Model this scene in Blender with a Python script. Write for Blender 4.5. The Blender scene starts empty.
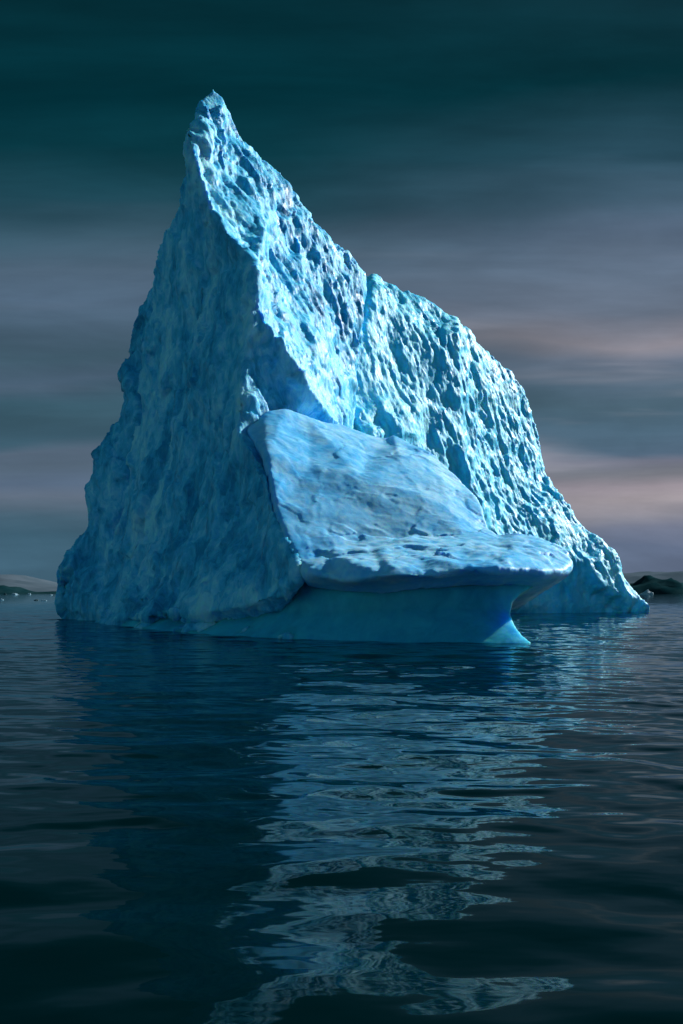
import bpy, math, random
import numpy as np
from mathutils import Vector
from mathutils.geometry import delaunay_2d_cdt

# ------------------------------------------------------------------ camera, sky, sun, exposure
S = bpy.context.scene
COL = S.collection
F_PX, HOR, CX, CAM_H = 900.0, 593.0, 341.5, 3.0

cam_data = bpy.data.cameras.new('camera')
cam_data.sensor_width = 36.0
cam_data.lens = F_PX / 1024 * 36.0
cam_data.shift_y = (HOR - 512) / 1024
cam_data.clip_start = 0.1
cam_data.clip_end = 60000
cam = bpy.data.objects.new('camera', cam_data)
cam.location = (0, 0, CAM_H)
cam.rotation_euler = (math.radians(90), 0, 0)
COL.objects.link(cam)
S.camera = cam

SUN_EL = math.radians(30)
SUN_AZ = math.radians(58)          # clockwise from +Y (the view direction)
world = bpy.data.worlds.new('World')
S.world = world
world.use_nodes = True
WN = world.node_tree
WN.nodes.clear()


def nd(nt, typ, **kw):
    n = nt.nodes.new(typ)
    for k, v in kw.items():
        setattr(n, k, v)
    return n


def ramp(nt, stops, fac=None, interp='LINEAR'):
    r = nd(nt, 'ShaderNodeValToRGB')
    cr = r.color_ramp
    cr.interpolation = interp
    while len(cr.elements) < len(stops):
        cr.elements.new(0.5)
    for e, (p, c) in zip(cr.elements, stops):
        e.position = p
        e.color = (c[0], c[1], c[2], 1) if not isinstance(c, (int, float)) else (c, c, c, 1)
    if fac is not None:
        nt.links.new(fac, r.inputs[0])
    return r.outputs[0]


def math_n(nt, op, a, b=None, clamp=False):
    m = nd(nt, 'ShaderNodeMath', operation=op)
    m.use_clamp = clamp
    for i, v in enumerate((a, b)):
        if v is None:
            continue
        if isinstance(v, (int, float)):
            m.inputs[i].default_value = v
        else:
            nt.links.new(v, m.inputs[i])
    return m.outputs[0]


def mixc(nt, fac, a, b, mode='MIX'):
    m = nd(nt, 'ShaderNodeMix', data_type='RGBA', blend_type=mode)
    for idx, v in ((0, fac), (6, a), (7, b)):
        if isinstance(v, (int, float)):
            m.inputs[idx].default_value = v
        elif isinstance(v, tuple):
            m.inputs[idx].default_value = (v[0], v[1], v[2], 1)
        else:
            nt.links.new(v, m.inputs[idx])
    return m.outputs[2]


def maprange(nt, v, a, b, c=0.0, d=1.0, smooth=True):
    m = nd(nt, 'ShaderNodeMapRange')
    m.interpolation_type = 'SMOOTHSTEP' if smooth else 'LINEAR'
    nt.links.new(v, m.inputs[0])
    for i, x in enumerate((a, b, c, d)):
        m.inputs[i + 1].default_value = x
    return m.outputs[0]


def srgb(r, g, b):
    f = lambda v: (v / 255 / 12.92) if v / 255 <= 0.04045 else ((v / 255 + 0.055) / 1.055) ** 2.4
    return (f(r), f(g), f(b))


def build_world():
    nt = WN
    tc = nd(nt, 'ShaderNodeTexCoord')
    d = tc.outputs['Generated']
    sep = nd(nt, 'ShaderNodeSeparateXYZ')
    nt.links.new(d, sep.inputs[0])
    x0, y, z0 = sep.outputs
    # cloud sheet drawn out along X: coordinates on a far upright plane, mirrored behind the viewer
    ay = math_n(nt, 'MAXIMUM', math_n(nt, 'ABSOLUTE', y), 0.25)
    x = math_n(nt, 'DIVIDE', x0, ay)
    z = math_n(nt, 'DIVIDE', z0, ay)
    cmb = nd(nt, 'ShaderNodeCombineXYZ')
    nt.links.new(x, cmb.inputs[0]); nt.links.new(z, cmb.inputs[2]); nt.links.new(y, cmb.inputs[1])
    pl = cmb.outputs[0]

    def noise(scale_vec, scale, detail, rough, loc=(0, 0, 0), dist=0.0):
        mp = nd(nt, 'ShaderNodeMapping')
        mp.inputs['Scale'].default_value = scale_vec
        mp.inputs['Location'].default_value = loc
        nt.links.new(pl, mp.inputs[0])
        n = nd(nt, 'ShaderNodeTexNoise')
        n.inputs['Scale'].default_value = scale
        n.inputs['Detail'].default_value = detail
        n.inputs['Roughness'].default_value = rough
        n.inputs['Distortion'].default_value = dist
        nt.links.new(mp.outputs[0], n.inputs['Vector'])
        return n.outputs['Fac']

    warp = noise((1.0, 0.0, 4.0), 2.0, 3, 0.5)
    zz = math_n(nt, 'ADD', z, math_n(nt, 'MULTIPLY', math_n(nt, 'SUBTRACT', warp, 0.5), 0.10))
    e = math_n(nt, 'MULTIPLY', zz, 1.0, True)
    left = ramp(nt, [(0.0000, srgb(66, 98, 118)), (0.0533, srgb(62, 95, 114)), (0.0789, srgb(70, 98, 116)), (0.1033, srgb(90, 105, 123)), (0.1200, srgb(84, 102, 124)), (0.1389, srgb(84, 102, 120)), (0.1567, srgb(86, 104, 123)), (0.1700, srgb(64, 96, 114)), (0.1978, srgb(60, 91, 107)), (0.2167, srgb(58, 90, 106)), (0.2422, srgb(76, 99, 120)), (0.2756, srgb(68, 95, 112)), (0.3144, srgb(80, 102, 124)), (0.3478, srgb(78, 100, 120)), (0.3922, srgb(58, 86, 103)), (0.4367, srgb(30, 68, 82)), (0.4922, srgb(9, 57, 68)), (0.5478, srgb(3, 49, 59)), (0.6589, srgb(5, 45, 54)), (0.9367, srgb(5, 52, 64))], e)
    right = ramp(nt, [(0.0000, srgb(98, 112, 136)), (0.0478, srgb(98, 111, 136)), (0.0722, srgb(116, 122, 142)), (0.0856, srgb(138, 138, 150)), (0.1033, srgb(168, 160, 166)), (0.1211, srgb(160, 151, 160)), (0.1389, srgb(122, 126, 136)), (0.1522, srgb(116, 121, 139)), (0.1644, srgb(86, 109, 131)), (0.1833, srgb(76, 102, 121)), (0.2056, srgb(74, 98, 114)), (0.2311, srgb(80, 102, 120)), (0.2644, srgb(100, 112, 130)), (0.2856, srgb(140, 137, 147)), (0.3256, srgb(104, 116, 134)), (0.3589, srgb(96, 112, 132)), (0.4033, srgb(86, 105, 127)), (0.4367, srgb(68, 96, 116)), (0.4811, srgb(40, 72, 88)), (0.5589, srgb(8, 51, 61)), (0.6589, srgb(14, 47, 57)), (0.9367, srgb(6, 52, 64))], e)
    side = maprange(nt, x, -0.16, 0.40)
    base = mixc(nt, side, left, right)
    smoke = noise((1.0, 0.0, 3.2), 2.6, 6, 0.6, (5.2, 0.0, 1.7), 0.6)
    base = mixc(nt, 1.0, base, nd_rgb(nt, maprange(nt, smoke, 0.30, 0.70, 0.88, 1.12)), 'MULTIPLY')
    st = noise((1.0, 0.0, 9.0), 2.2, 6, 0.55, (3.1, 0.4, 0.0), 0.25)
    stf = maprange(nt, st, 0.30, 0.72, 0.86, 1.16)
    base = mixc(nt, 1.0, base, nd_rgb(nt, stf), 'MULTIPLY')
    base = mixc(nt, 1.0, base, (CLOUD_GAIN, CLOUD_GAIN, CLOUD_GAIN), 'MULTIPLY')
    wisp = noise((1.0, 0.0, 12.0), 2.3, 4, 0.45, (0.7, 2.3, 0.2), 0.3)
    wf = maprange(nt, wisp, 0.52, 0.76)
    band = math_n(nt, 'MULTIPLY', maprange(nt, z, 0.06, 0.12), maprange(nt, z, 0.42, 0.22))
    wf = math_n(nt, 'MULTIPLY', math_n(nt, 'MULTIPLY', wf, band), maprange(nt, x, -0.2, 0.4, 0.05, 0.42))
    base = mixc(nt, wf, base, srgb(162, 160, 170))
    # brighter sky added out of view, behind and high up, to fill the shaded ice
    sky = nd(nt, 'ShaderNodeTexSky', sky_type='NISHITA')
    sky.sun_disc = False
    sky.sun_elevation = SUN_EL
    sky.sun_rotation = SUN_AZ
    sky.dust_density = 0.4
    sky.ozone_density = 3.0
    skyc = mixc(nt, 1.0, sky.outputs[0], (SKY_GAIN * 0.6, SKY_GAIN * 1.25, SKY_GAIN), 'MULTIPLY')
    dt = nd(nt, 'ShaderNodeVectorMath', operation='DOT_PRODUCT')      # added fill patch, high behind and left, placed to bring out relief
    nt.links.new(d, dt.inputs[0])
    dt.inputs[1].default_value = Vector((-0.55, -0.42, 0.72)).normalized()
    fill_f = math_n(nt, 'MULTIPLY', maprange(nt, dt.outputs['Value'], 0.4, 0.97), maprange(nt, y, 0.25, -0.1))
    col = mixc(nt, fill_f, base, skyc)
    bg = nd(nt, 'ShaderNodeBackground')
    bg.inputs['Strength'].default_value = 1.0
    nt.links.new(col, bg.inputs[0])
    out = nd(nt, 'ShaderNodeOutputWorld')
    nt.links.new(bg.outputs[0], out.inputs[0])


def nd_rgb(nt, v):
    c = nd(nt, 'ShaderNodeCombineColor')
    for i in range(3):
        nt.links.new(v, c.inputs[i])
    return c.outputs[0]


EXPOSURE = 0.55
CLOUD_GAIN = 0.5 ** EXPOSURE
SKY_GAIN = 0.046
build_world()

sun_data = bpy.data.lights.new('sun', 'SUN')
sun_data.energy = 4.5
sun_data.angle = math.radians(0.5)
sun_data.color = (1.0, 0.985, 0.96)
sun = bpy.data.objects.new('sun', sun_data)
sdir = Vector((math.sin(SUN_AZ) * math.cos(SUN_EL), math.cos(SUN_AZ) * math.cos(SUN_EL), math.sin(SUN_EL)))
sun.rotation_euler = sdir.to_track_quat('Z', 'Y').to_euler()
sun.location = sdir * 200
COL.objects.link(sun)

S.render.engine = 'CYCLES'
S.view_settings.view_transform = 'Standard'
S.view_settings.look = 'None'
S.view_settings.exposure = EXPOSURE
S.view_settings.gamma = 1.0


# ------------------------------------------------------------------ numpy noise
def _hash(ix, iy, iz, k):
    h = (ix.astype(np.int64) * 374761393 + iy.astype(np.int64) * 668265263 + iz.astype(np.int64) * 2147483647 + k * 1274126177) & 0xffffffff
    h = ((h ^ (h >> 13)) * 1274126177) & 0xffffffff
    h = ((h ^ (h >> 16)) * 2246822519) & 0xffffffff
    return ((h ^ (h >> 15)) & 0xffffff).astype(np.float32) / 16777215.0


def vnoise(p, seed=0):
    i = np.floor(p)
    f = (p - i).astype(np.float32)
    i = i.astype(np.int64)
    u = f * f * f * (f * (f * 6 - 15) + 10)
    r = 0
    for dx in (0, 1):
        wx = u[:, 0] if dx else 1 - u[:, 0]
        for dy in (0, 1):
            wy = u[:, 1] if dy else 1 - u[:, 1]
            for dz in (0, 1):
                wz = u[:, 2] if dz else 1 - u[:, 2]
                r = r + wx * wy * wz * _hash(i[:, 0] + dx, i[:, 1] + dy, i[:, 2] + dz, seed)
    return r * 2 - 1


def fbm(p, octaves=4, gain=0.5, seed=0):
    s, a = 0, 1.0
    for o in range(octaves):
        s = s + a * vnoise(p * (2.03 ** o) + 17.3 * o, seed + o)
        a *= gain
    return s


def ridged(p, octaves=3, gain=0.5, seed=0):
    s, a = 0, 1.0
    for o in range(octaves):
        s = s + a * (1 - np.abs(vnoise(p * (2.03 ** o) + 9.7 * o, seed + o)) * 2)
        a *= gain
    return s


def worley(p, seed=0, jitter=0.9):
    i = np.floor(p).astype(np.int64)
    f = (p - i).astype(np.float32)
    best = np.full(len(p), 9.0, np.float32)
    for dx in (-1, 0, 1):
        for dy in (-1, 0, 1):
            for dz in (-1, 0, 1):
                a, b, c = i[:, 0] + dx, i[:, 1] + dy, i[:, 2] + dz
                ox = dx + 0.5 + jitter * (_hash(a, b, c, seed) - 0.5) - f[:, 0]
                oy = dy + 0.5 + jitter * (_hash(a, b, c, seed + 1) - 0.5) - f[:, 1]
                oz = dz + 0.5 + jitter * (_hash(a, b, c, seed + 2) - 0.5) - f[:, 2]
                best = np.minimum(best, ox * ox + oy * oy + oz * oz)
    return best          # squared distance: bowls that meet in sharp cusps


def facets(p, seed=0):
    """chipped ice: every cell is a tilted plane, breaking off at its neighbours"""
    i = np.floor(p).astype(np.int64)
    f = (p - i).astype(np.float32)
    best = np.full(len(p), 9.0, np.float32)
    val = np.zeros(len(p), np.float32)
    for dx in (-1, 0, 1):
        for dy in (-1, 0, 1):
            for dz in (-1, 0, 1):
                a, b, c = i[:, 0] + dx, i[:, 1] + dy, i[:, 2] + dz
                o = [d + 0.5 + 0.9 * (_hash(a, b, c, seed + k) - 0.5) - f[:, k] for k, d in enumerate((dx, dy, dz))]
                d2 = o[0] ** 2 + o[1] ** 2 + o[2] ** 2
                t = sum((_hash(a, b, c, seed + 5 + k) - 0.5) * 2 * o[k] for k in range(3))
                m = d2 < best
                best = np.where(m, d2, best)
                val = np.where(m, t, val)
    return val


# ------------------------------------------------------------------ materials
def ice_material(name, white, blue, deep, bump=0.5, sss=0.9, fine=1.0, depth=0.35):
    m = bpy.data.materials.new(name)
    m.use_nodes = True
    nt = m.node_tree
    nt.nodes.clear()
    tc = nd(nt, 'ShaderNodeTexCoord')

    def tex(kind, scale, vec_scale=(1, 1, 1), rot=(0, 0, 0), **kw):
        mp = nd(nt, 'ShaderNodeMapping')
        mp.inputs['Scale'].default_value = vec_scale
        mp.inputs['Rotation'].default_value = rot
        nt.links.new(tc.outputs['Object'], mp.inputs[0])
        n = nd(nt, kind)
        n.inputs['Scale'].default_value = scale
        for k, v in kw.items():
            n.inputs[k].default_value = v
        nt.links.new(mp.outputs[0], n.inputs['Vector'])
        return n
    veins = tex('ShaderNodeTexNoise', 0.11, (1, 1, 0.5), (0.2, 0.45, 0), Detail=7, Roughness=0.62, Distortion=0.9)
    mott = tex('ShaderNodeTexNoise', 0.75, (1.1, 1.1, 0.6), (0.3, -0.55, 0.2), Detail=8, Roughness=0.68, Distortion=0.7)
    f = math_n(nt, 'ADD', math_n(nt, 'MULTIPLY', veins.outputs['Fac'], 0.5), math_n(nt, 'MULTIPLY', mott.outputs['Fac'], 0.5))
    colr = ramp(nt, [(0.40, deep), (0.495, blue), (0.60, white)], f)
    fine_n = tex('ShaderNodeTexNoise', 3.2, (1, 1, 0.55), (0.2, 0.3, 0), Detail=6, Roughness=0.6, Distortion=0.3)
    vor = tex('ShaderNodeTexVoronoi', 2.6, (1, 1, 0.5), (0.15, 0.25, 0))
    hgt = math_n(nt, 'ADD', math_n(nt, 'MULTIPLY', fine_n.outputs['Fac'], 0.55), math_n(nt, 'MULTIPLY', vor.outputs['Distance'], 0.45))
    bp = nd(nt, 'ShaderNodeBump')
    bp.inputs['Strength'].default_value = bump
    bp.inputs['Distance'].default_value = 0.25 * fine
    nt.links.new(hgt, bp.inputs['Height'])
    rough = maprange(nt, mott.outputs['Fac'], 0.35, 0.65, 0.40, 0.66)
    b = nd(nt, 'ShaderNodeBsdfPrincipled')
    nt.links.new(colr, b.inputs['Base Color'])
    nt.links.new(rough, b.inputs['Roughness'])
    nt.links.new(bp.outputs[0], b.inputs['Normal'])
    b.inputs['IOR'].default_value = 1.31
    b.inputs['Specular IOR Level'].default_value = 0.35
    b.inputs['Subsurface Weight'].default_value = sss
    b.inputs['Subsurface Radius'].default_value = (0.08, 0.35, 0.75)
    b.inputs['Subsurface Scale'].default_value = depth
    b.subsurface_method = 'RANDOM_WALK'
    o = nd(nt, 'ShaderNodeOutputMaterial')
    nt.links.new(b.outputs[0], o.inputs[0])
    return m


def simple_material(name, c1, c2, scale, rough=0.8, stretch=(1, 1, 1)):
    m = bpy.data.materials.new(name)
    m.use_nodes = True
    nt = m.node_tree
    b = nt.nodes['Principled BSDF']
    tc = nd(nt, 'ShaderNodeTexCoord')
    mp = nd(nt, 'ShaderNodeMapping')
    mp.inputs['Scale'].default_value = stretch
    nt.links.new(tc.outputs['Object'], mp.inputs[0])
    n = nd(nt, 'ShaderNodeTexNoise')
    n.inputs['Scale'].default_value = scale
    n.inputs['Detail'].default_value = 6
    nt.links.new(mp.outputs[0], n.inputs['Vector'])
    nt.links.new(ramp(nt, [(0.38, c1), (0.62, c2)], n.outputs['Fac']), b.inputs['Base Color'])
    b.inputs['Roughness'].default_value = rough
    b.inputs['Specular IOR Level'].default_value = 0.0
    return m


M_PEAK = ice_material('glacier_ice', (0.34, 0.77, 0.97), (0.07, 0.52, 0.82), (0.006, 0.28, 0.52), 0.5)
M_RIDGE = ice_material('far_glacier_ice', (0.28, 0.76, 0.96), (0.09, 0.62, 0.88), (0.035, 0.52, 0.80), 0.4, fine=1.2)
M_SHELF = ice_material('snowy_ice', (0.32, 0.68, 0.985), (0.17, 0.56, 0.95), (0.07, 0.46, 0.88), 0.08)
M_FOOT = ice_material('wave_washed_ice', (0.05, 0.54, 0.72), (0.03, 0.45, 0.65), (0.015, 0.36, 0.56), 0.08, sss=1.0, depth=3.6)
M_FLOE = ice_material('floe_ice', (0.45, 0.55, 0.6), (0.25, 0.4, 0.5), (0.2, 0.35, 0.45), 0.3, sss=0.0)
M_FLOE_DARK = ice_material('dark_floe_ice', (0.06, 0.12, 0.14), (0.02, 0.07, 0.09), (0.01, 0.04, 0.05), 0.3, sss=0.0)


# ------------------------------------------------------------------ helpers
def at(px, py, Y):
    return np.array(((px - CX) * Y / F_PX, Y, CAM_H - (py - HOR) * Y / F_PX))


def to_px(p):
    return (CX + p[0] * F_PX / p[1], HOR - (p[2] - CAM_H) * F_PX / p[1])


def tag(o, label=None, cat=None, group=None, kind=None):
    for k, v in (('label', label), ('category', cat), ('group', group), ('kind', kind)):
        if v:
            o[k] = v
    return o


def new_mesh(name, verts, faces, mat, parent=None, smooth=True):
    me = bpy.data.meshes.new(name)
    me.from_pydata([tuple(map(float, v)) for v in verts], [], [tuple(map(int, f)) for f in faces])
    me.update()
    if smooth:
        me.polygons.foreach_set('use_smooth', np.ones(len(me.polygons), bool))
    me.materials.append(mat)
    o = bpy.data.objects.new(name, me)
    COL.objects.link(o)
    if parent:
        o.parent = parent
    return o


def closed_cage(boundary, inner, ridges, back):
    """boundary: loop of (px,py,Y,amp) or ('D',px,Y,amp) (4 m under water); inner: dict of points; ridges: lists of names.
    The front is a triangulated sheet of real 3D points, the back slopes down and away to the water."""
    def conv(t):
        if t[0] == 'D':
            p = at(t[1], HOR, t[2]); p[2] = -4.0
            return p, t[3]
        if t[0] == 'W':
            p = at(t[1], HOR, t[2]); p[2] = 0.0
            return p, t[3]
        return at(t[0], t[1], t[2]), t[3]
    P, A, ids = [], [], {}
    for t in boundary:
        p, a = conv(t); P.append(p); A.append(a)
    nb = len(P)
    for k, t in inner.items():
        p, a = conv(t); ids[k] = len(P); P.append(p); A.append(a)
    for i in range(nb):
        ids['b%d' % i] = i
    edges = []
    for r in ridges:
        for a, b in zip(r[:-1], r[1:]):
            edges.append((ids[a], ids[b]))
    pts2 = [Vector(to_px(p)) for p in P]
    res = delaunay_2d_cdt(pts2, edges, [list(range(nb))], 1, 1e-4)
    v2, f2, orig = res[0], res[2], res[3]
    V = []
    mp = {}
    for i, (v, o) in enumerate(zip(v2, orig)):
        if o:
            mp[o[0]] = i
            V.append(P[o[0]])
        else:   # crossing of two ridges
            d = sorted(range(len(P)), key=lambda j: (pts2[j] - v).length)[:3]
            V.append(at(v.x, v.y, sum(P[j][1] for j in d) / 3))
    F = [list(f) for f in f2]
    B = [mp[i] for i in range(nb)]
    c = np.mean([V[b] for b in B], axis=0)
    k1, k2, shrink = back
    loop1, loop2 = [], []
    for b in B:
        p = V[b]
        z = max(p[2], 0)
        loop1.append(len(V))
        V.append(np.array((c[0] + (p[0] - c[0]) * 0.99, p[1] + 1.6, p[2] - 0.25 if p[2] > 0 else p[2])))
        loop2.append(len(V))
        V.append(np.array((c[0] + (p[0] - c[0]) * shrink, p[1] + k1 + k2 * z, p[2] * 0.6 if p[2] > 0 else p[2])))
    tip = len(V)
    V.append(np.array((c[0], max(V[i][1] for i in loop2) - 1.0, -4.0)))
    for i in range(nb):
        j = (i + 1) % nb
        for la, lb in ((B, loop1), (loop1, loop2)):
            F.append([la[i], la[j], lb[j]]); F.append([la[i], lb[j], lb[i]])
        F.append([loop2[i], loop2[j], tip])
    return V, F, np.array(P), np.array(A)


def sculpt(name, V, F, ctrl, amp, mat, parent, voxel, seed, smooth_it=4, scallop=(2.2, 0.5), flute=0.0, chip=0.0, pins=(), folds=0.0):
    me = bpy.data.meshes.new(name + '_cage')
    me.from_pydata([tuple(map(float, v)) for v in V], [], F)
    me.update()
    import bmesh
    bm = bmesh.new(); bm.from_mesh(me)
    bmesh.ops.recalc_face_normals(bm, faces=bm.faces)
    bm.to_mesh(me); bm.free()
    tmp = bpy.data.objects.new(name + '_cage', me)
    COL.objects.link(tmp)
    r = tmp.modifiers.new('r', 'REMESH'); r.mode = 'VOXEL'; r.voxel_size = voxel
    s = tmp.modifiers.new('s', 'SMOOTH'); s.factor = 0.5; s.iterations = smooth_it
    dg = bpy.context.evaluated_depsgraph_get()
    em = bpy.data.meshes.new_from_object(tmp.evaluated_get(dg))
    bpy.data.objects.remove(tmp); bpy.data.meshes.remove(me)
    em.name = name
    # drop loose crumbs left by the remesh
    bm = bmesh.new(); bm.from_mesh(em)
    seen, parts = set(), []
    for v in bm.verts:
        if v in seen:
            continue
        seen.add(v)
        stack, comp = [v], [v]
        while stack:
            for e in stack.pop().link_edges:
                for w_ in e.verts:
                    if w_ not in seen:
                        seen.add(w_); stack.append(w_); comp.append(w_)
        parts.append(comp)
    parts.sort(key=len)
    for comp in parts[:-1]:
        bmesh.ops.delete(bm, geom=comp, context='VERTS')
    bm.to_mesh(em); bm.free()
    n = len(em.vertices)
    co = np.empty(n * 3, np.float32); em.vertices.foreach_get('co', co); co = co.reshape(-1, 3)

    def normals():
        no = np.empty(n * 3, np.float32); em.vertices.foreach_get('normal', no)
        return no.reshape(-1, 3)
    # local roughness from the control points
    w = np.zeros(n, np.float32); acc = np.zeros(n, np.float32)
    for p, a in zip(ctrl, amp):
        d2 = ((co - p.astype(np.float32)) ** 2).sum(1) + 1.0
        k = 1 / (d2 * d2)
        w += k; acc += k * a
    A = acc / w
    for c, r in pins:      # keep thin tips from being torn up by the displacement
        A *= np.clip(((co - c.astype(np.float32)) ** 2).sum(1) ** 0.5 / r, 0.0, 1)
    calm = np.ones(n, np.float32)
    for c, r in pins:
        calm *= np.clip(((co - c.astype(np.float32)) ** 2).sum(1) ** 0.5 / r, 0.25, 1)
    # 1: blocky large-scale unevenness
    no = normals()
    zs = 0.7 if name == 'shelf' else 1.3
    vs = 0.5 if name == 'shelf' else 1.0
    h = 0.45 * (1.0 if name != 'foot' else 0.5) * fbm(co / np.array((7.0, 7.0, 7.0 * zs)), 3, 0.5, seed) * (0.35 + 0.65 * A)
    h += 0.13 * (0.5 if name == 'shelf' else 1.0) * (ridged(co / np.array((3.2, 3.2, 3.6 * zs)), 3, 0.5, seed + 20) - 0.6) * (0.2 + 0.8 * A)
    if chip and name != 'shelf':
        diag = co.copy(); diag[:, 2] += 0.9 * co[:, 0]
        L = np.clip(1.05 - 1.45 * A, 0, 0.6)
        h += L * (1.3 * (ridged((diag + 1.5 * np.stack([fbm(co / 8.0, 2, 0.5, seed + 30 + k) for k in range(3)], 1)) / np.array((9.0, 9.0, 13.0)), 2, 0.45, seed + 33) - 0.6) + 1.6 * facets(diag / np.array((8.0, 8.0, 12.0)), seed + 36))
    h *= calm
    co = co + no * h[:, None]
    em.vertices.foreach_set('co', co.ravel()); em.update()
    # 2: scallops with sharp cusps, drawn out down the face, warped by noise
    no = normals()
    sc, dep = scallop
    wp = np.stack([fbm(co / 3.0, 3, 0.5, seed + 40 + k) for k in range(3)], 1) * 1.3
    patch = np.clip(0.5 + 0.9 * fbm(co / np.array((6.0, 6.0, 10.0)), 2, 0.5, seed + 45), 0, 1)
    slant = co.copy(); slant[:, 0] += 0.22 * co[:, 2]
    fold = ridged((slant + wp) / np.array((3.4, 3.4, 17.0 * vs * vs)), 2, 0.5, seed + 48) - 0.7
    big = ridged((slant + wp) / np.array((5.5, 5.5, 26.0 * vs * vs)), 2, 0.5, seed + 52) - 0.7
    h = folds * A * big + 0.8 * folds * A * fold + 0.7 * dep * A * (0.45 + 0.55 * patch) * (worley((slant + wp) / np.array((sc, sc, sc * 2.4 * vs)), seed + 50) - 0.3)
    h += dep * 0.42 * A * (1.0 - 0.6 * patch) * (worley((slant + wp * 0.7) / np.array((sc, sc, sc * 2.8 * vs)) * 2.1, seed + 60) - 0.3)
    h += dep * 0.14 * A * (worley((slant + wp * 0.5) / np.array((sc, sc, sc * 3.2 * vs)) * 4.3, seed + 65) - 0.3)
    if flute:
        h += flute * A * ridged((slant + wp * 0.5) / np.array((1.2, 1.2, 8.0)), 3, 0.55, seed + 70)
    if chip:
        diag = co.copy(); diag[:, 2] += 0.7 * co[:, 0]
        C = calm * (A if name == 'shelf' else np.clip(1.2 - A, 0.15, 0.8))
        h += chip * 1.5 * C * facets((diag + wp * 1.0) / np.array((4.5, 4.5, 8.0)), seed + 75)
        h += chip * 0.7 * C * facets((diag + wp * 0.5) / np.array((1.7, 1.7, 3.2)), seed + 85)
        h += chip * 0.3 * C * facets((diag + wp * 0.3) / np.array((0.7, 0.7, 1.2)), seed + 95)
    co = co + no * h[:, None]
    em.vertices.foreach_set('co', co.ravel()); em.update()
    # 3: fine crust
    no = normals()
    h = (0.022 if name == 'shelf' else 0.05) * fbm(co / np.array((0.55, 0.55, 0.7)), 3, 0.55, seed + 80) * (0.35 + 0.65 * A)
    co = co + no * h[:, None]
    em.vertices.foreach_set('co', co.ravel()); em.update()
    em.polygons.foreach_set('use_smooth', np.ones(len(em.polygons), bool))
    em.materials.clear(); em.materials.append(mat)
    o = bpy.data.objects.new(name, em)
    COL.objects.link(o)
    o.parent = parent
    print(name, n)
    return o


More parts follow.
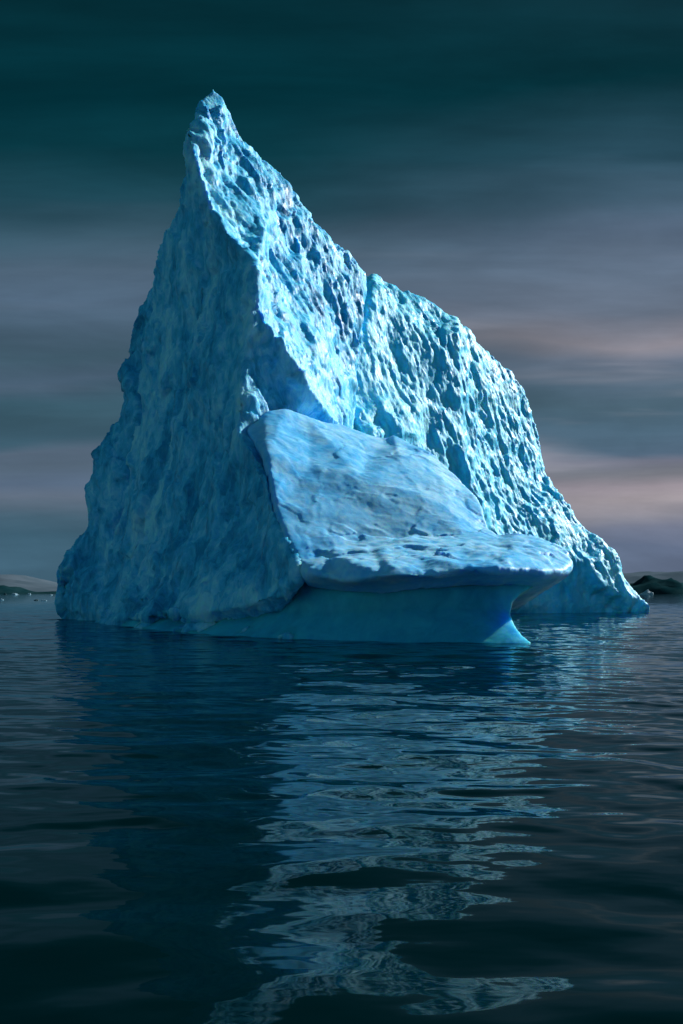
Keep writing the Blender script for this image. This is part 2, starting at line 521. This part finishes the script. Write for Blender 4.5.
# ------------------------------------------------------------------ sea
def build_sea():
    m = bpy.data.materials.new('sea_water')
    m.use_nodes = True
    nt = m.node_tree
    nt.nodes.clear()
    deep = nd(nt, 'ShaderNodeBsdfDiffuse'); deep.inputs['Color'].default_value = (0.0001, 0.0075, 0.0095, 1)
    gloss = nd(nt, 'ShaderNodeBsdfGlossy'); gloss.inputs['Roughness'].default_value = 0.035; gloss.inputs['Color'].default_value = (0.66, 0.92, 1.0, 1)
    fr = nd(nt, 'ShaderNodeFresnel'); fr.inputs['IOR'].default_value = 1.33
    mx = nd(nt, 'ShaderNodeMixShader')
    nt.links.new(math_n(nt, 'POWER', fr.outputs[0], 1.35), mx.inputs[0])      # polarised view: weaker reflection when looking down
    nt.links.new(deep.outputs[0], mx.inputs[1]); nt.links.new(gloss.outputs[0], mx.inputs[2])
    mo = nd(nt, 'ShaderNodeOutputMaterial')
    nt.links.new(mx.outputs[0], mo.inputs[0])
    tc = nd(nt, 'ShaderNodeTexCoord')
    mp = nd(nt, 'ShaderNodeMapping'); mp.inputs['Scale'].default_value = (0.45, 1.0, 1.0)
    nt.links.new(tc.outputs['Object'], mp.inputs[0])
    n1 = nd(nt, 'ShaderNodeTexNoise'); n1.inputs['Scale'].default_value = 1.1; n1.inputs['Detail'].default_value = 3
    nt.links.new(mp.outputs[0], n1.inputs['Vector'])
    bp = nd(nt, 'ShaderNodeBump'); bp.inputs['Strength'].default_value = 0.06; bp.inputs['Distance'].default_value = 0.3
    nt.links.new(n1.outputs['Fac'], bp.inputs['Height'])
    for q in (fr, gloss):
        nt.links.new(bp.outputs[0], q.inputs['Normal'])
    rr = np.concatenate([[0.3, 1, 2, 3], np.geomspace(3.6, 330, 1150), np.geomspace(360, 30000, 40)])
    th = np.concatenate([np.linspace(math.radians(62), math.radians(118), 560), np.radians(np.arange(121, 420, 3.0))])
    R_, T_ = np.meshgrid(rr, th, indexing='ij')
    X = R_ * np.cos(T_); Y = R_ * np.sin(T_)
    rnd = np.random.default_rng(11)
    Z = np.zeros_like(X)
    calm = 0.55 + 0.45 * vnoise(np.stack([X.ravel() / 16, Y.ravel() / 6, 0 * X.ravel()], 1), 5).reshape(X.shape)
    fade = np.clip(1 - (R_ - 120) / 200, 0, 1)
    for i in range(100):
        lam = float(np.exp(rnd.uniform(math.log(0.4), math.log(5.5))))
        ang = rnd.normal(0, 0.5) + math.radians(84)
        k = 2 * math.pi / lam
        slope = 0.0096 * (lam / 1.5) ** 0.15
        ph = rnd.uniform(0, 2 * math.pi)
        near = np.clip(lam * 90 / np.maximum(R_, 1) / 1.0, 0, 1)     # waves finer than the grid fade out
        near = np.clip(near * 1.5 - 0.5, 0, 1)
        if lam < 1.3:                       # calm pool near the boat, ruffled further out
            slope *= 0.4 + 1.5 * np.clip((R_ - 9) / 14, 0, 1)
        Z += slope / k * np.sin(k * (np.cos(ang) * X + np.sin(ang) * Y) + ph) * near * (calm if lam < 2.2 else 0.8)
    Z *= fade
    nr, ntn = X.shape
    V = np.stack([X, Y, Z], -1).reshape(-1, 3)
    idx = np.arange(nr * ntn).reshape(nr, ntn)
    a = idx[:-1, :]; c = idx[1:, :]
    a2 = np.roll(a, -1, 1); c2 = np.roll(c, -1, 1)
    quads = np.stack([a, c, c2, a2], -1).reshape(-1, 4)
    me = bpy.data.meshes.new('sea')
    me.vertices.add(len(V)); me.vertices.foreach_set('co', V.astype(np.float32).ravel())
    me.loops.add(quads.size); me.loops.foreach_set('vertex_index', quads.astype(np.int32).ravel())
    me.polygons.add(len(quads)); me.polygons.foreach_set('loop_start', np.arange(0, quads.size, 4, dtype=np.int32))
    me.update(calc_edges=True)
    me.polygons.foreach_set('use_smooth', np.ones(len(quads), bool))
    me.materials.append(m)
    o = bpy.data.objects.new('water', me)
    COL.objects.link(o)
    tag(o, kind='structure')
    if me.polygons[0].normal.z < 0:
        me.flip_normals()


build_sea()


# ------------------------------------------------------------------ far shore
def shore(name, y0, depth, xs, prof, mat, seed, rough):
    """A long ridge: prof gives its height over X; it rises from the water at y0 and falls behind."""
    u = np.linspace(0, 1, 26)
    V, nx = [], len(xs)
    prof_h = np.interp(xs, [p[0] for p in prof], [p[1] for p in prof])
    for i, t in enumerate(u):
        shape = math.sin(math.pi * min(t * 1.1, 1.0) ** 0.8) if t < 0.91 else 0
        for x, hh in zip(xs, prof_h):
            V.append((x, y0 + t * depth, hh * shape))
    V = np.array(V)
    n = fbm(V / np.array((rough * 3, rough * 3, rough)), 5, 0.62, seed)
    V[:, 2] = np.maximum(V[:, 2] * (1 + 0.3 * n), -2) - 1.5
    V[:, 1] += 0.5 * rough * vnoise(V / (rough * 2), seed + 9)
    F = [(i * nx + j, i * nx + j + 1, (i + 1) * nx + j + 1, (i + 1) * nx + j) for i in range(len(u) - 1) for j in range(nx - 1)]
    o = new_mesh(name, V, F, mat)
    tag(o, kind='structure')
    return o


def hill_profile(pts, Y, extra_l, extra_r):
    return extra_l + [((px - CX) * Y / F_PX, max((HOR - py) * Y / F_PX + 3.0 + 1.5, 0)) for px, py in pts] + extra_r


M_SNOWHILL = simple_material('shaded_snow', (0.065, 0.10, 0.13), (0.085, 0.12, 0.155), 0.01, 0.9)  # snow colour dulled to stand for the cloud shadow on the hills
M_ROCK = simple_material('shore_rock', (0.004, 0.024, 0.031), (0.012, 0.040, 0.048), 0.02, 0.9)
Yh = 4200
shore('snow_hill', Yh - 600, 1300, np.linspace(-5200, 5200, 260),
      hill_profile([(0, 576.5), (25, 578), (45, 582), (60, 585), (140, 590), (330, 590), (520, 588), (600, 577), (628, 573.5), (655, 570.5), (683, 567.5)], Yh,
                   [(-5200, 40), (-2600, 70)], [(2400, 150), (5200, 120)]), M_SNOWHILL, 3, 160)
Yr = 3000
shore('shore_hill', Yr - 150, 420, np.linspace(-3400, 3400, 340),
      hill_profile([(0, 587), (8, 585.5), (14, 587), (22, 590.5), (28, 592.5), (45, 592), (58, 591.5), (90, 592.5), (400, 592.5), (600, 588), (628, 584), (645, 579), (652, 578), (668, 580), (676, 584), (683, 586)], Yr,
                   [(-3400, 10), (-1800, 40)], [(1600, 20), (3400, 30)]), M_ROCK, 8, 30)


# ------------------------------------------------------------------ the iceberg
berg = bpy.data.objects.new('iceberg', None)
berg.location = (0, 0, 0)
COL.objects.link(berg)
tag(berg, 'towering pointed blue iceberg with a snowy overhanging ledge, rising from dark water', 'iceberg')

# main peak: shaded left face, sharp arete, sunlit wall to the right
bd = [(213, 88, 94, .1), (223, 98, 95, .2), (232, 121, 97, .6), (241, 131, 98, .7), (258, 149, 100, .5), (272, 168, 102, .5),
      (289, 187, 104, .5), (299, 205, 105.5, .5), (313, 215, 107, .5), (330, 233, 109, .5), (346, 250, 111, .5), (366, 271, 113, .5),
      (362, 320, 110, .8), (352, 372, 105, .8), (350, 412, 103, .7), (358, 470, 101, .6), ('D', 362, 98, .3),
      ('D', 345, 80, .2), ('D', 322, 64, .2), ('D', 295, 58.5, .2), ('D', 200, 66, .2), ('D', 140, 77, .2), ('D', 103, 88, .2), ('D', 99, 94, .2),
      (101, 615, 93, .3), (108, 575, 94, .4), (124, 500, 96, .4), (138, 420, 97, .4), (149, 345, 97, .4), (155, 290, 96.5, .4), (161, 258, 95.5, .4),
      (172, 212, 93.5, .4), (181, 170, 91, .4), (183, 145, 89, .4), (187, 127, 88, .3), (194, 128, 89.5, .3), (197, 108, 92, .3), (204, 95, 93.5, .1)]
inn = {
    # arete
    'a1': (193, 150, 86.5, .5), 'a2': (201, 176, 85, .5), 'a3': (213, 212, 83, .5), 'a4': (231, 240, 81, .5), 'a5': (254, 262, 79, .5),
    'a6': (257, 285, 77.5, .7), 'a7': (249, 322, 77.4, .7), 'a8': (243, 360, 76.3, .7), 'a9': (240, 400, 74.5, .7), 'a10': (238, 432, 73.4, .7),
    'a11': (264, 470, 67.2, .6), 'a12': (275, 520, 62.6, .7), 'a13': (299, 566, 58.7, .6),
    # summit block and first gully
    's1': (216, 128, 91, .5), 's2': (232, 136, 95, .6), 's3': (203, 134, 89.5, .4),
    'g1': (212, 165, 89.5, .7), 'g2': (225, 200, 88, .8), 'g3': (240, 235, 86, .7), 'g4': (253, 252, 84, .6),
    'r1': (246, 165, 93, .9), 'r2': (262, 200, 92, .8), 'r3': (266, 220, 90, .8), 'r4': (259, 256, 82.5, .5),
    'h1': (276, 215, 97, .7), 'h2': (272, 255, 93, .8),
    'w1': (300, 250, 100, 1.), 'w2': (325, 280, 103, 1.), 'w3': (295, 300, 91, 1.), 'w4': (318, 335, 93, 1.), 'w5': (338, 330, 104, 1.),
    'w6': (346, 280, 108, .9), 'w7': (338, 375, 99, .9), 'w8': (330, 390, 90, .8),
    # sharp bright rib below the arete and the hollow it shades
    'p1': (263, 312, 77.8, .7), 'p2': (280, 340, 77.7, .7), 'p3': (300, 370, 78, .7), 'p4': (318, 403, 79.5, .7), 'p5': (336, 420, 82, .7),
    'o1': (259, 342, 77.4, .7), 'o2': (276, 376, 78.2, .7), 'o3': (290, 408, 78.8, .7),
    # hidden behind the shelf
    'x1': (300, 600, 62, .2), 'x2': (300, 520, 72, .2), 'x3': (290, 450, 82, .2), 'x4': (335, 480, 90, .2), 'x5': (335, 560, 82, .2),
    # shaded left face
    'f1': (200, 215, 86.5, .45), 'f2': (205, 270, 86, .45), 'f3': (228, 290, 81.5, .45), 'f4': (190, 330, 88.5, .45), 'f5': (215, 360, 82, .45),
    'f6': (175, 400, 89.5, .45), 'f7': (205, 430, 82.5, .45), 'f8': (165, 470, 88, .45), 'f9': (195, 490, 80.5, .45), 'f10': (225, 470, 76, .45),
    'f11': (150, 530, 87, .45), 'f12': (185, 540, 79, .45), 'f13': (225, 530, 72, .45), 'f14': (255, 530, 66.5, .45),
    'f15': (128, 580, 87, .45), 'f16': (165, 585, 77, .45), 'f17': (215, 575, 69, .45), 'f18': (265, 570, 62.5, .45),
    # lip over the wave-cut notch, and the notch
    'l0': (103, 622, 88, .2), 'l1': (125, 619, 81, .3), 'l2': (165, 616, 73, .3), 'l3': (205, 613, 67, .3), 'l4': (245, 606, 62.5, .3), 'l5': (285, 592, 59, .3), 'l6': (300, 577, 58.3, .3),
    'n1': (130, 625, 82, .05), 'n2': (175, 625, 75, .05), 'n3': (230, 624, 67.5, .05), 'n4': (280, 618, 62.5, .05), 'n5': (300, 605, 61.5, .05),
    'u0': ('W', 104, 87.5, .05), 'u1': ('W', 150, 75, .05), 'u2': ('W', 200, 66.5, .05), 'u3': ('W', 250, 61.5, .05), 'u4': ('W', 292, 58.5, .05),
}
rid = [['b34', 'a1', 'a2', 'a3', 'a4', 'a5', 'a6', 'a7', 'a8', 'a9', 'a10', 'a11', 'a12', 'a13', 'l6'],
       ['a6', 'p1', 'p2', 'p3', 'p4', 'p5'], ['o1', 'o2', 'o3'],
       ['r1', 'r2', 'r3', 'r4'], ['g1', 'g2', 'g3', 'g4'], ['s3', 's1', 's2'],
       ['l0', 'l1', 'l2', 'l3', 'l4', 'l5', 'l6'], ['n1', 'n2', 'n3', 'n4', 'n5'], ['u0', 'u1', 'u2', 'u3', 'u4'], ['w5', 'w7', 'w8']]
V, F, P, A = closed_cage(bd, inn, rid, (6, 0.42, 0.85))
sculpt('peak', V, F, P, A, M_PEAK, berg, 0.24, 100, 3, (2.2, 0.40), 0.16, 0.42, [(at(213, 92, 95), 5.0), (at(240, 428, 73.5), 3.0)], 0.42)

# long back ridge running away to the right
bd = [(340, 300, 124, .8), (372, 273, 125, .7), (400, 289, 128, .6), (430, 303, 131, .6), (455, 316, 133, .7), (470, 333, 137, .6), (490, 352, 142, .6),
      (516, 376, 146, .6), (524, 387, 147, .6), (531, 412, 148, .6), (539, 442, 148, .6), (545, 470, 147, .6), (560, 493, 144, .7), (575, 519, 143, .6), (590, 534, 142, .5),
      (605, 543, 141, .5), (614, 551, 140.5, .4), (622, 571, 140, .4), (629, 585, 139, .4), (640, 599, 138, .4), (648, 609, 136.5, .2),
      (638, 614, 137.5, .1), ('D', 632, 140, .1), ('D', 520, 135.5, .1), ('D', 380, 128, .1), ('D', 330, 112, .2), (335, 470, 118, .5), (335, 380, 121, .7)]
inn = {
    'c1': (372, 292, 119, .6), 'c2': (366, 320, 117, .6), 'c3': (352, 360, 113, .6), 'c4': (346, 400, 110, .5), 'c5': (365, 440, 109, .4),
    'd1': (395, 320, 121.5, .6), 'd2': (385, 380, 117, .6), 'd3': (400, 430, 114, .55), 'd4': (430, 340, 124.8, .6), 'd5': (430, 400, 122, .6), 'd6': (430, 460, 120, .6),
    'e1': (459, 330, 128.2, .9), 'e2': (463, 370, 126.5, .9), 'e3': (461, 420, 125, .9), 'e4': (468, 470, 123.6, .9), 'e5': (480, 510, 123, .7), 'e6': (500, 560, 126, .5),
    'k1': (490, 400, 136, 1.), 'k2': (500, 450, 136, 1.), 'k3': (515, 430, 141, 1.), 'k4': (510, 500, 132, .8), 'k5': (530, 500, 138, .9), 'k6': (545, 520, 136, .8),
    'k7': (540, 560, 133, .8), 'k8': (575, 560, 136, .8), 'k9': (570, 540, 138, .6), 'k10': (600, 580, 136, .7), 'k11': (602, 555, 138, .7), 'k12': (620, 595, 136.5, .6),
    'm1': (520, 606, 134, .2), 'm2': (560, 607, 136, .2), 'm3': (600, 607, 137, .2), 'm4': (630, 609, 138.5, .2), 'm0': (440, 600, 129, .2),
    't1': ('W', 520, 135, .05), 't2': ('W', 580, 137, .05), 't3': ('W', 632, 139.5, .05), 't0': ('W', 430, 130, .05)}
rid = [['b1', 'c1', 'c2', 'c3', 'c4', 'c5'], ['b4', 'e1', 'e2', 'e3', 'e4', 'e5', 'e6'], ['m0', 'm1', 'm2', 'm3', 'm4'], ['t0', 't1', 't2', 't3'],
       ['b12', 'k9', 'k8'], ['b15', 'k11', 'k10']]
V, F, P, A = closed_cage(bd, inn, rid, (8, 0.5, 0.92))
sculpt('ridge', V, F, P, A, M_RIDGE, berg, 0.27, 300, 3, (2.1, 0.40), 0.18, 0.22, (), 0.42)

# buttress behind the shaded face
bd = [(175, 270, 106, .4), (152, 292, 106, .4), (137, 322, 106, .4), (122, 360, 106.5, .4), (119, 378, 106.5, .4), (121, 398, 106.5, .4), (107, 440, 106.5, .5), (97, 468, 106.5, .4),
      (88, 490, 106, .4), (91, 522, 105, .4), (77, 552, 104.5, .4), (60, 574, 104, .3), (57, 590, 103.5, .3), (58, 611, 103, .2), (68, 616, 103, .1),
      ('D', 72, 103, .1), ('D', 100, 97, .1), ('D', 150, 97, .2), (170, 500, 103, .4), (180, 380, 105, .4)]
inn = {'i1': (135, 400, 103.5, .5), 'i2': (115, 470, 103, .5), 'i3': (105, 530, 101.5, .5), 'i4': (85, 580, 100.5, .4), 'i5': (80, 612, 100, .2), 'i6': (100, 615, 97, .2),
       'i7': (150, 330, 104, .5), 'i8': (145, 480, 101.5, .5), 'i9': (130, 570, 98.5, .4), 'j1': ('W', 82, 101, .05), 'j2': ('W', 100, 97, .05)}
rid = [['i5', 'i6'], ['j1', 'j2']]
V, F, P, A = closed_cage(bd, inn, rid, (8, 0.4, 0.85))
sculpt('buttress', V, F, P, A, M_PEAK, berg, 0.27, 500, 3, (2.1, 0.4), 0.1, 0.4)

# front shelf: snowy slab and crusted overhanging ledge
bd = [(246, 429, 74.5, .1), (254, 421, 75.2, .15), (265, 412, 76, .2), (285, 409, 77, .2), (308, 416, 78, .2), (340, 423, 80, .2), (372, 435, 80, .2), (386, 437.5, 80, .1), (393, 433, 80, .1),
      (418, 443, 78.5, .3), (440, 456, 77, .3), (463, 481, 74, .3), (480, 504, 70, .3), (490, 529, 66.5, .3), (497, 537, 65, .3), (520, 535, 64, .5), (546, 540, 63, .5), (566, 551, 61, .5),
      (573, 562, 59, .4), (571, 573, 58, .3), (556, 581, 57, .2), (538, 579, 56, .1), (510, 575, 55, .1), (468, 575, 54.6, .1), (424, 579, 54.6, .1), (384, 583, 55.2, .1), (343, 584, 56.8, .1), (307, 582, 59, .1),
      (298, 569, 60.2, .2), (286, 548, 61.6, .2), (274, 516, 64.4, .2), (263, 457, 69.6, .2)]
inn = {'y1': (267, 455, 68.2, .2), 'y2': (277, 512, 63.2, .2), 'y3': (289, 545, 60.4, .3), 'y4': (302, 566, 58.7, .4),
       'z1': (325, 553, 60.5, .4), 'z2': (370, 543, 62, .4), 'z3': (415, 538, 63, .4), 'z4': (460, 538, 63.6, .4),
       'v1': (310, 470, 69, .15), 'v2': (360, 480, 68.2, .16), 'v3': (420, 495, 67.6, .2), 'v4': (340, 520, 63.9, .12), 'v5': (400, 520, 64.6, .14), 'v6': (455, 515, 66, .2), 'v7': (330, 443, 73.6, .16), 'v8': (400, 458, 73, .18), 'v9': (440, 478, 71.8, .2),
       'e1': (312, 573, 57, .6), 'e2': (345, 581, 54.8, .8), 'e3': (385, 575, 53.2, .8), 'e4': (425, 577, 52.8, .8), 'e5': (465, 569, 52.8, .8), 'e6': (505, 571, 53.2, .7), 'e7': (538, 573, 54.4, .6), 'e8': (560, 572, 56, .4),
       'd1': (350, 565, 55.6, .5), 'd2': (420, 557, 56, .5), 'd3': (490, 553, 57, .5), 'd4': (535, 556, 57.2, .5), 'd5': (450, 561, 54, .5), 'd6': (390, 566, 54, .5), 'd7': (505, 561, 54.6, .5)}
rid = [['y1', 'y2', 'y3', 'y4', 'e1', 'e2', 'e3', 'e4', 'e5', 'e6', 'e7', 'e8'], ['y4', 'z1', 'z2', 'z3', 'z4', 'b14']]
V, F, P, A = closed_cage(bd, inn, rid, (7, 0.25, 0.9))
sculpt('shelf', V, F, P, A, M_SHELF, berg, 0.14, 700, 14, (3.0, 0.5), 0.03, 0.22)

# smooth wave-cut foot under the ledge, flaring out at the water
bd = [(107, 622.5, 86.6, .05), (125, 618, 83.5, .05), (170, 612, 77, .05), (220, 606, 70.5, .05), (268, 592, 65.5, .05), (292, 566, 63.5, .05),
      (400, 562, 61, .05), (500, 560, 61, .05), (548, 566, 60.5, .05), (553, 578, 58.6, .05), (535, 587, 58, .05), (521, 594, 57.8, .05),
      (514, 602, 57.6, .05), (512, 612, 57.0, .05), (518, 627, 55.2, .05), (528, 638, 53.8, .05), (536, 644, 52.8, .05),
      ('D', 545, 50.5, .05), ('D', 400, 54.0, .05), ('D', 300, 57.4, .05), ('D', 250, 60.2, .05), ('D', 200, 65.2, .05), ('D', 150, 73.8, .05), ('D', 106, 86.3, .05)]
inn = {'k1': (315, 590, 60, .05), 'k2': (350, 593, 58.4, .05), 'k3': (400, 592, 57.8, .03), 'k4': (450, 590, 57.6, .03), 'k5': (495, 588, 57.6, .03), 'k6': (520, 583, 58, .1),
       'j1': (320, 612, 59.4, .03), 'j2': (400, 610, 57.6, .03), 'j3': (460, 610, 57.0, .03), 'j4': (498, 610, 56.8, .03),
       'h1': (150, 622.5, 77.6, .05), 'h2': (200, 621.5, 70.4, .05), 'h3': (250, 618.5, 64.6, .05), 'h4': (288, 611, 61.2, .05),
       'w0': ('W', 115, 83.8, .03), 'wa': ('W', 150, 74.2, .03), 'wb': ('W', 200, 65.8, .03), 'wc': ('W', 250, 60.8, .03), 'w1': ('W', 300, 58.0, .03),
       'w2': ('W', 400, 55.4, .03), 'w3': ('W', 470, 54.0, .03), 'w4': ('W', 520, 53.1, .03), 'w5': (440, 628, 55.5, .03), 'w6': (350, 630, 57.2, .03), 'w7': (500, 630, 54.8, .03)}
rid = [['k1', 'k2', 'k3', 'k4', 'k5', 'k6'], ['h1', 'h2', 'h3', 'h4', 'j1', 'j2', 'j3', 'j4'], ['w0', 'wa', 'wb', 'wc', 'w1', 'w2', 'w3', 'w4']]
V, F, P, A = closed_cage(bd, inn, rid, (6, 0.3, 0.9))
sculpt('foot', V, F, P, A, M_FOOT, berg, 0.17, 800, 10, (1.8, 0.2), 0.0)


# ------------------------------------------------------------------ small drifting ice
def floe(name, px, py, w_px, h_px, seed, mat, label, cat, group, lean=0.0):
    Y = F_PX * CAM_H / (py - HOR)
    Y = min(Y, 2600)
    w = w_px * Y / F_PX
    h = h_px * Y / F_PX
    rnd = random.Random(seed)
    nu, nv = 26, 12
    V, F = [], []
    for j in range(nv + 1):
        t = j / nv
        for i in range(nu):
            a = 2 * math.pi * i / nu
            r = 1 - t ** 1.3 if t < 1 else 0
            V.append((math.cos(a) * r * w / 2 + lean * w * 0.3 * t, math.sin(a) * r * w * 0.3, h * t * 1.15 - 0.15 * h))
    V = np.array(V)
    n = fbm(V / max(w * 0.22, 1e-3) / np.array((1, 1, 0.8)), 3, 0.6, seed)
    V[:, 2] += 0.28 * h * n * (V[:, 2] > 0.05 * h)
    V[:, 0] += 0.08 * w * n
    for j in range(nv):
        for i in range(nu):
            k = (i + 1) % nu
            F.append((j * nu + i, j * nu + k, (j + 1) * nu + k, (j + 1) * nu + i))
    o = new_mesh(name, V, F, mat, smooth=False)
    o.location = ((px - CX) * Y / F_PX, Y, 0)
    o.rotation_euler = (0, 0, rnd.uniform(-0.3, 0.3))
    tag(o, label, cat, group)
    return o


G = 'small ice drifting near the far shore'
floe('drift_ice', 15.5, 594.9, 9, 2.3, 1, M_FLOE, 'bright white angular ice chunk below the dark hill at far left', 'drift ice', G, -0.8)
floe('drift_ice', 1.5, 600.0, 4, 1.8, 2, M_FLOE, 'small pale ice lump on the water at the left photo edge', 'drift ice', G)
floe('drift_ice', 36.5, 600.4, 7, 1.3, 3, M_FLOE_DARK, 'flat dark floe touching a white one on grey water', 'drift ice', G)
floe('drift_ice', 43.5, 600.8, 7, 1.5, 4, M_FLOE, 'flat white floe beside a dark floe on grey water', 'drift ice', G, 0.5)
floe('drift_ice', 50.5, 595.2, 4, 1.6, 5, M_FLOE, 'small white ice chunk at the shore nearest the iceberg\'s left foot', 'drift ice', G)
floe('drift_ice', 29, 594.6, 5, 1.6, 6, M_FLOE, 'pale blurred ice hump where the left dark hill ends', 'drift ice', G)
floe('drift_ice', 5, 594.6, 4, 1.8, 8, M_FLOE_DARK, 'faint grey ice lump under the dark hill at far left', 'drift ice', G)
floe('small_iceberg', 646, 594.6, 16, 5.2, 7, M_FLOE, 'small pale iceberg in front of the dark hill at right', 'iceberg', None, 0.5)
